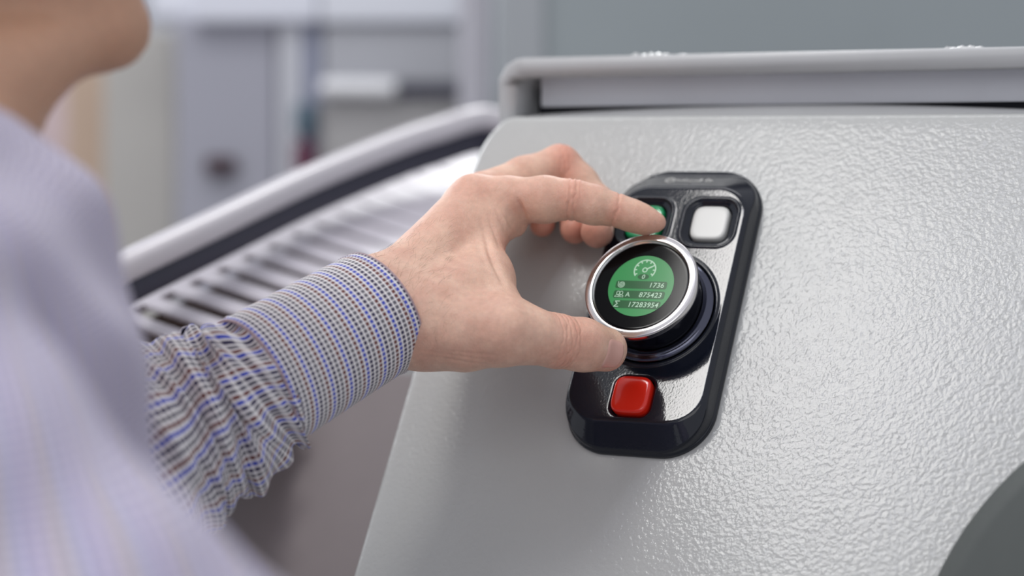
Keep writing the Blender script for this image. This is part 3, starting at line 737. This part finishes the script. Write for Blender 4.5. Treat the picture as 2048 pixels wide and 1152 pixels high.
# piping rolls at both ends and the stitched line
def ring_path(s, dr, n=120):
    T, sv, b = frame(Tc, UP); c = c0+(c1-c0)*s; rw = 30.6-2.4*s+dr; rd = 31.-1.*s+dr; out = []
    for i in range(n+1):
        t = 2*math.pi*i/n; base = sv*math.cos(t)*rw+b*math.sin(t)*rd; nn = sv*math.cos(t)/rw+b*math.sin(t)/rd; nn /= np.linalg.norm(nn)
        dd, dv = cuff_disp(t, s); out.append(c+base+nn*dd+T*dv)
    return np.array(out)
M['hem'] = simple('tan and violet hem cloth', (178, 156, 162), rough=.85, noise=.3, nscale=.9, bump=.6, bscale=1.5, bdist=.3).m
for s in (1.0, 0.0):
    v_, f_ = tube(ring_path(s, .1), 0.8 if s else 0.7, 8, cap=False); mesh_np('hem', v_, f_, M['hem'], shirt)
# stitches: many short threads, joined as one part
sv_, sf_ = [], []; off = 0; rp = ring_path(.945, 1.0, 260)
for i in range(0, 259, 3):
    v, f = tube(np.array([rp[i], (rp[i]+rp[i+1])/2+0, rp[i+1]+(rp[min(i+2, 259)]-rp[i+1])*.4]), .22, 5); sv_.append(v); sf_ += [[a+off for a in q] for q in f]; off += len(v)
o = mesh_np('stitching', np.concatenate(sv_), sf_, M['thread'], shirt); o['kind'] = 'stuff'
# sleeve body with gathers and folds
ctrl = [  # px, py, z, half width px, depth radius mm
 (535, 755, 932, 133, 28.5), (515, 768, 930, 138, 31), (492, 788, 929, 150, 34), (450, 818, 928, 168, 38), (405, 842, 925, 180, 41), (345, 872, 920, 190, 45), (280, 915, 912, 212, 48), (200, 975, 902, 225, 50), (100, 1060, 890, 235, 50), (-20, 1170, 875, 240, 50), (-150, 1300, 860, 240, 50)]
ctrl = np.array(ctrl, float); tt = np.linspace(0, 1, len(ctrl)); NV = 330; t2 = np.linspace(0, 1, NV)**1.25
def cr(col):     # smooth interpolation
    y = ctrl[:, col]; x = np.interp(t2, tt, np.arange(len(ctrl))); i = np.clip(np.floor(x).astype(int), 0, len(y)-2); f = x-i
    p0 = y[np.clip(i-1, 0, len(y)-1)]; p1 = y[i]; p2 = y[i+1]; p3 = y[np.clip(i+2, 0, len(y)-1)]
    return .5*((2*p1)+(-p0+p2)*f+(2*p0-5*p1+4*p2-p3)*f**2+(-p0+3*p1-3*p2+p3)*f**3)
cp = np.array([P3(a, b, c) for a, b, c in zip(cr(0), cr(1), cr(2))]); rw = cr(3)*cr(2)/F; rd = cr(4)
Ts = -np.gradient(cp, axis=0)
arc = np.concatenate([[0], np.cumsum(np.linalg.norm(np.diff(cp, axis=0), axis=1))])
random.seed(11)
PLE = [(random.uniform(0, 6.28), random.uniform(.08, .14), random.uniform(.9, 2.0), random.uniform(-1, 1)) for _ in range(26)]
def sl_disp(t, s):
    mm = s**1.25*arc[-1]
    grow = min(1, max(0, mm-3)/13)
    d = 0
    for ph, w, am, dr in PLE:           # gathers fanning out of the cuff seam
        x = (t-ph-dr*mm*.004+math.pi) % (2*math.pi)-math.pi
        d += am*math.exp(-(x/w)**2)*math.exp(-mm/38)*grow*.9
    d += grow*(2.6*math.sin(mm*.16+2.2*math.sin(t*1+.5)+1.3*math.sin(2*t)) * (.45+.55*math.sin(t*1.5+mm*.03)**2))
    d += grow*(1.6*math.sin(mm*.31-t*2.1+1.5*math.sin(t*2+mm*.05))+.8*math.sin(mm*.52+t*3.3+2*math.sin(mm*.07)))
    d += grow*2.5*math.exp(-((mm-22)/7)**2)*math.sin(t*2+.8)
    return d, 1.2*math.sin(mm*.2+2*t)*grow
def v_of(): return -arc
tube_param('sleeve', list(cp), list(Ts), rw, rd, 420, M['sleeve'], shirt, -arc, sl_disp, thick=.6)

# ================================================================== FEED TABLE with slots
TA = W(240, 650, 1180); TB = W(905, 330, 1560); TC = W(362+258, 572+88, 1120)
rdir = (TB-TA)/np.linalg.norm(TB-TA)
q0 = W(362, 572, 1250); q1 = W(480, 613, 1236.8); sdir = (q1-q0); sdir -= rdir*(sdir@rdir); sdir /= np.linalg.norm(sdir)
tn = np.cross(rdir, sdir); tn = tn if tn[2] > 0 else -tn
for pp in ((700, 440), (850, 380), (900, 320), (500, 600)):
    d_ = W(*pp, 1400.)-CAM; d_ /= np.linalg.norm(d_); r_ = d_-2*(d_@tn)*tn; print('refl', pp, r_, 'at', W(*pp, 1450.)+r_*3000)
table = empty('feed_table', TA, 'white slotted feed table with pale rounded rim sloping behind the hand', 'table')
M['table'] = simple('white powder coated plate', (205, 200, 208), rough=.32, spec=.5, noise=.03, nscale=.05, bump=.5, bscale=.5, bdist=.2).m
M['slot'] = simple('brown ribbed slot floor', (70, 52, 46), rough=.6, bump=.0).m
M['rib'] = simple('brown rib', (112, 88, 76), rough=.6).m
M['rim'] = simple('pale rim profile', (212, 208, 212), rough=.3, spec=.6).m
M['navy'] = simple('dark navy rubber strip', (26, 25, 50), rough=.45, noise=.2, nscale=.2).m
def TP(r, s, h=0.): return TA + rdir*r + sdir*s + tn*h
Lr = np.linalg.norm(TB-TA); print('table', Lr, tn, sdir)
# plate built as strips between slots plus the two end strips
pitch = 30.; s_in = -8.; s_len = 118.; r0 = -92.; nsl = 18
SW = [max(3., 21.-1.35*k) for k in range(nsl+1)]      # the slots narrow towards the far end
bm = bmesh.new(); box_axes(bm, TP(r0+(Lr+160)/2, (s_in-25)/2, -3), (rdir, sdir, tn), ((Lr+200)/2, (s_in+25)/2, 3)); bm_obj('rim_strip', bm, M['table'], table, bevel=1.)
for k in range(nsl):
    e0 = r0+(k-1)*pitch+SW[max(k-1, 0)]/2; e1 = r0+k*pitch-SW[k]/2; ra = (e0+e1)/2
    bm = bmesh.new(); box_axes(bm, TP(ra, s_in+s_len/2, -1.2), (rdir, sdir, tn), ((e1-e0)/2, s_len/2, 1.2)); bm_obj('slat', bm, M['table'], table, bevel=.5)
bm = bmesh.new(); box_axes(bm, TP(r0+nsl*pitch+45, s_in+s_len/2, -3), (rdir, sdir, tn), (73, s_len/2, 3)); bm_obj('end_plate', bm, M['table'], table, bevel=1.)
bm = bmesh.new(); box_axes(bm, TP(r0+nsl*pitch/2-20, s_in+s_len/2, -16), (rdir, sdir, tn), (nsl*pitch/2+20, s_len/2, 2)); bm_obj('slot_floor', bm, M['slot'], table)
bm = bmesh.new()
for k in range(int(s_len/5.4)): box_axes(bm, TP(r0+nsl*pitch/2-20, s_in+4+k*5.4, -11.5), (rdir, sdir, tn), (nsl*pitch/2+20, 1.0, 2.5))
o = bm_obj('slot_rib', bm, M['rib'], table); o['kind'] = 'stuff'
# dark gap and pale rim along the far edge
rim_px = [(150, 560, 1130), (230, 520, 1150), (420, 430, 1250), (620, 335, 1370), (800, 262, 1470), (880, 236, 1510), (925, 221, 1530), (965, 214, 1550), (1010, 224, 1560), (1050, 250, 1565)]
def spl(pts, n):
    p = np.array(pts, float); x = np.linspace(0, len(p)-1, n); i = np.clip(np.floor(x).astype(int), 0, len(p)-2); f = (x-i)[:, None]
    g = lambda k: p[np.clip(k, 0, len(p)-1)]
    return .5*((2*g(i))+(-g(i-1)+g(i+1))*f+(2*g(i-1)-5*g(i)+4*g(i+1)-g(i+2))*f**2+(-g(i-1)+3*g(i)-3*g(i+1)+g(i+2))*f**3)
def strip(name, pts, dy, r1, r2, mat, dz=0):
    q = spl(pts, 60); P_ = np.array([W(a, b+dy, c+dz) for a, b, c in q]); T = np.gradient(P_, axis=0); T /= np.linalg.norm(T, axis=1)[:, None]
    vs = []; n = 16
    for k in range(len(P_)):
        y = UP-T[k]*(UP@T[k]); y /= np.linalg.norm(y); x = np.cross(T[k], y)
        for i in range(n):
            t = 2*math.pi*i/n; c, s = math.cos(t), math.sin(t); rr = (abs(c)**3+abs(s)**3)**(-1/3)
            vs.append(P_[k]+x*c*rr*r2+y*s*rr*r1)
    return mesh_np(name, vs, grid_faces(n, len(P_), True).tolist()+[list(range(n)), list(range(len(vs)-n, len(vs)))], mat, table)
strip('rim_profile', rim_px, 22, 8.2, 9, M['rim'])
strip('dark_strip', rim_px, 65, 10., 5, M['navy'], 4)

# ================================================================== BACKGROUND
def plank(name, x0, y0, x1, y1, z, depth, mat, parent=None, bevel=0.):
    """upright box whose front spans the given sight corners at distance z"""
    a = W(x0, y0, z); b = W(x1, y1, z); 
    c = (a+b)/2+FW*depth/2; bm = bmesh.new(); box_axes(bm, c, (RX, UP, FW), (abs((b-a)@RX)/2, abs((b-a)@UP)/2, depth/2))
    return bm_obj(name, bm, mat, parent, bevel=bevel, smooth=False)
def bgm(name, col, rough=.6, **k): return simple(name, col, rough=rough, **k).m
wall = plank('wall_back', -3000, -2600, 5200, 3200, 4300, 60, bgm('pale wall paint', (196, 199, 206))); tag(wall, kind='structure')
fl = bmesh.new(); box_axes(fl, np.array([0, 2000, -30.]), (np.array([1., 0, 0]), np.array([0, 1., 0]), np.array([0, 0, 1.])), (4000, 4500, 30)); fo = bm_obj('floor', fl, bgm('grey floor', (140, 138, 136), .4)); tag(fo, kind='structure')

def thing(name, label, cat, at, group=None): return empty(name, at, label, cat, group)
t = thing('wall_panel', 'beige grey upright panel behind the chin, left of the grey cabinet', 'panel', W(240, 1200, 2600))
plank('panel_face', 205, 60, 352, 1300, 2600, 60, bgm('beige grey panel', (186, 183, 177)), t, 6)
plank('panel_edge', 130, 40, 214, 1300, 2700, 40, bgm('tan panel edge', (196, 172, 152)), t, 6)
plank('panel_cap', 300, -40, 386, 36, 2500, 60, bgm('pale cap', (226, 228, 236)), t, 6)
t = thing('pink_board', 'pale pinkish board far left behind the neck', 'board', W(60, 1200, 2800))
plank('board_face', -200, 150, 134, 1300, 2900, 20, bgm('pinkish board', (214, 194, 196)), t, 3)
t = thing('grey_cabinet', 'tall blurred grey cabinet with small dark handle', 'cabinet', W(470, 1300, 2400))
plank('cabinet_body', 352, 36, 552, 1400, 2400, 300, bgm('cool grey cabinet', (166, 166, 177)), t, 6)
plank('cabinet_side', 556, 36, 604, 1400, 2392, 280, bgm('pale cabinet side', (200, 201, 208)), t, 6)
plank('cabinet_top', 386, -40, 636, 42, 2376, 120, bgm('bright cabinet top', (224, 226, 236)), t, 4)
plank('handle', 408, 312, 470, 346, 2380, 20, bgm('dark plum handle', (66, 44, 52)), t, 5)
t = thing('bench_unit', 'blurred grey storage unit with bright horizontal pull bar', 'cabinet', W(780, 1300, 2300))
plank('upper_door', 648, 48, 925, 168, 2388, 260, bgm('upper grey door', (176, 177, 183)), t, 6)
plank('lower_door', 640, 196, 985, 1300, 2388, 260, bgm('lower grey door', (174, 172, 172)), t, 6)
plank('gap_shadow', 640, 165, 985, 200, 2400, 200, bgm('dark gap shade', (84, 84, 100)), t, 4)  # dark strip standing in for the shade between the doors
v_, f_ = tube([W(x, 175+ (x-640)*.012, 2372) for x in np.linspace(642, 792, 12)], 9.5, 12); mesh_np('pull_bar', v_, f_, bgm('bright metal bar', (250, 250, 252), .4), t)
v_, f_ = tube([W(x, 184, 2378) for x in np.linspace(792, 985, 12)], 5, 12); mesh_np('dark_rail', v_, f_, bgm('dark metal rail', (70, 70, 88), .4), t)
plank('worktop', 640, -40, 920, 44, 2376, 120, bgm('bright worktop edge', (222, 224, 232)), t, 4)
t = thing('corner_post', 'blurred narrow blue grey post between the two cabinets', 'post', W(620, 1300, 2380))
plank('post', 606, 44, 640, 1300, 2396, 40, bgm('blue grey post', (150, 154, 174)), t, 3)
o = plank('teal_box', 588, 205, 628, 268, 2370, 27, bgm('teal plastic', (82, 104, 118)), None, 6); tag(o, 'small dark teal box fixed on the narrow post', 'box')
o = plank('maroon_box', 586, 282, 628, 350, 2370, 27, bgm('maroon plastic', (96, 40, 66)), None, 6); tag(o, 'small maroon box below the dark teal box', 'box')
t = thing('machine_column', 'blurred pale upright column left of the green grey cabinet', 'column', W(955, 1300, 2200))
plank('column_face', 918, -60, 984, 420, 2200, 60, bgm('pale column', (186, 184, 192)), t, 8)
t = thing('green_grey_cabinet', 'large blurred green grey machine housing above the console', 'cabinet', W(1500, 1300, 2100))
plank('housing_face', 990, -400, 2600, 700, 2110, 300, simple('green grey enamel', (146, 154, 157), rough=.5, noise=.05, nscale=.004).m, t, 10)
plank('edge_strip', 1000, -400, 1090, 700, 2102, 12, bgm('lighter green grey strip', (158, 162, 166)), t, 3)
# dark rounded hand wheel cover at the lower right
def cover():
    c = W(2572, 1490, 850); ax = -FW*.97+RX*-.2+UP*.1; ax /= np.linalg.norm(ax); x = np.cross(ax, UP); x /= np.linalg.norm(x); y = np.cross(ax, x)
    prof = [(148, -50), (150, -20), (150, -8), (147, -3), (142, 0), (60, 2), (.01, 2)]; n = 96; vs = []
    for r, h in prof:
        for k in range(n): t = 2*math.pi*k/n; vs.append(c+ax*h+r*(x*math.cos(t)+y*math.sin(t)))
    o = mesh_np('round_cover', vs, grid_faces(n, len(prof), True), M['darkgrey'], None); tag(o, 'dark grey green round cover cut off by the lower right corner', 'cover')
cover()
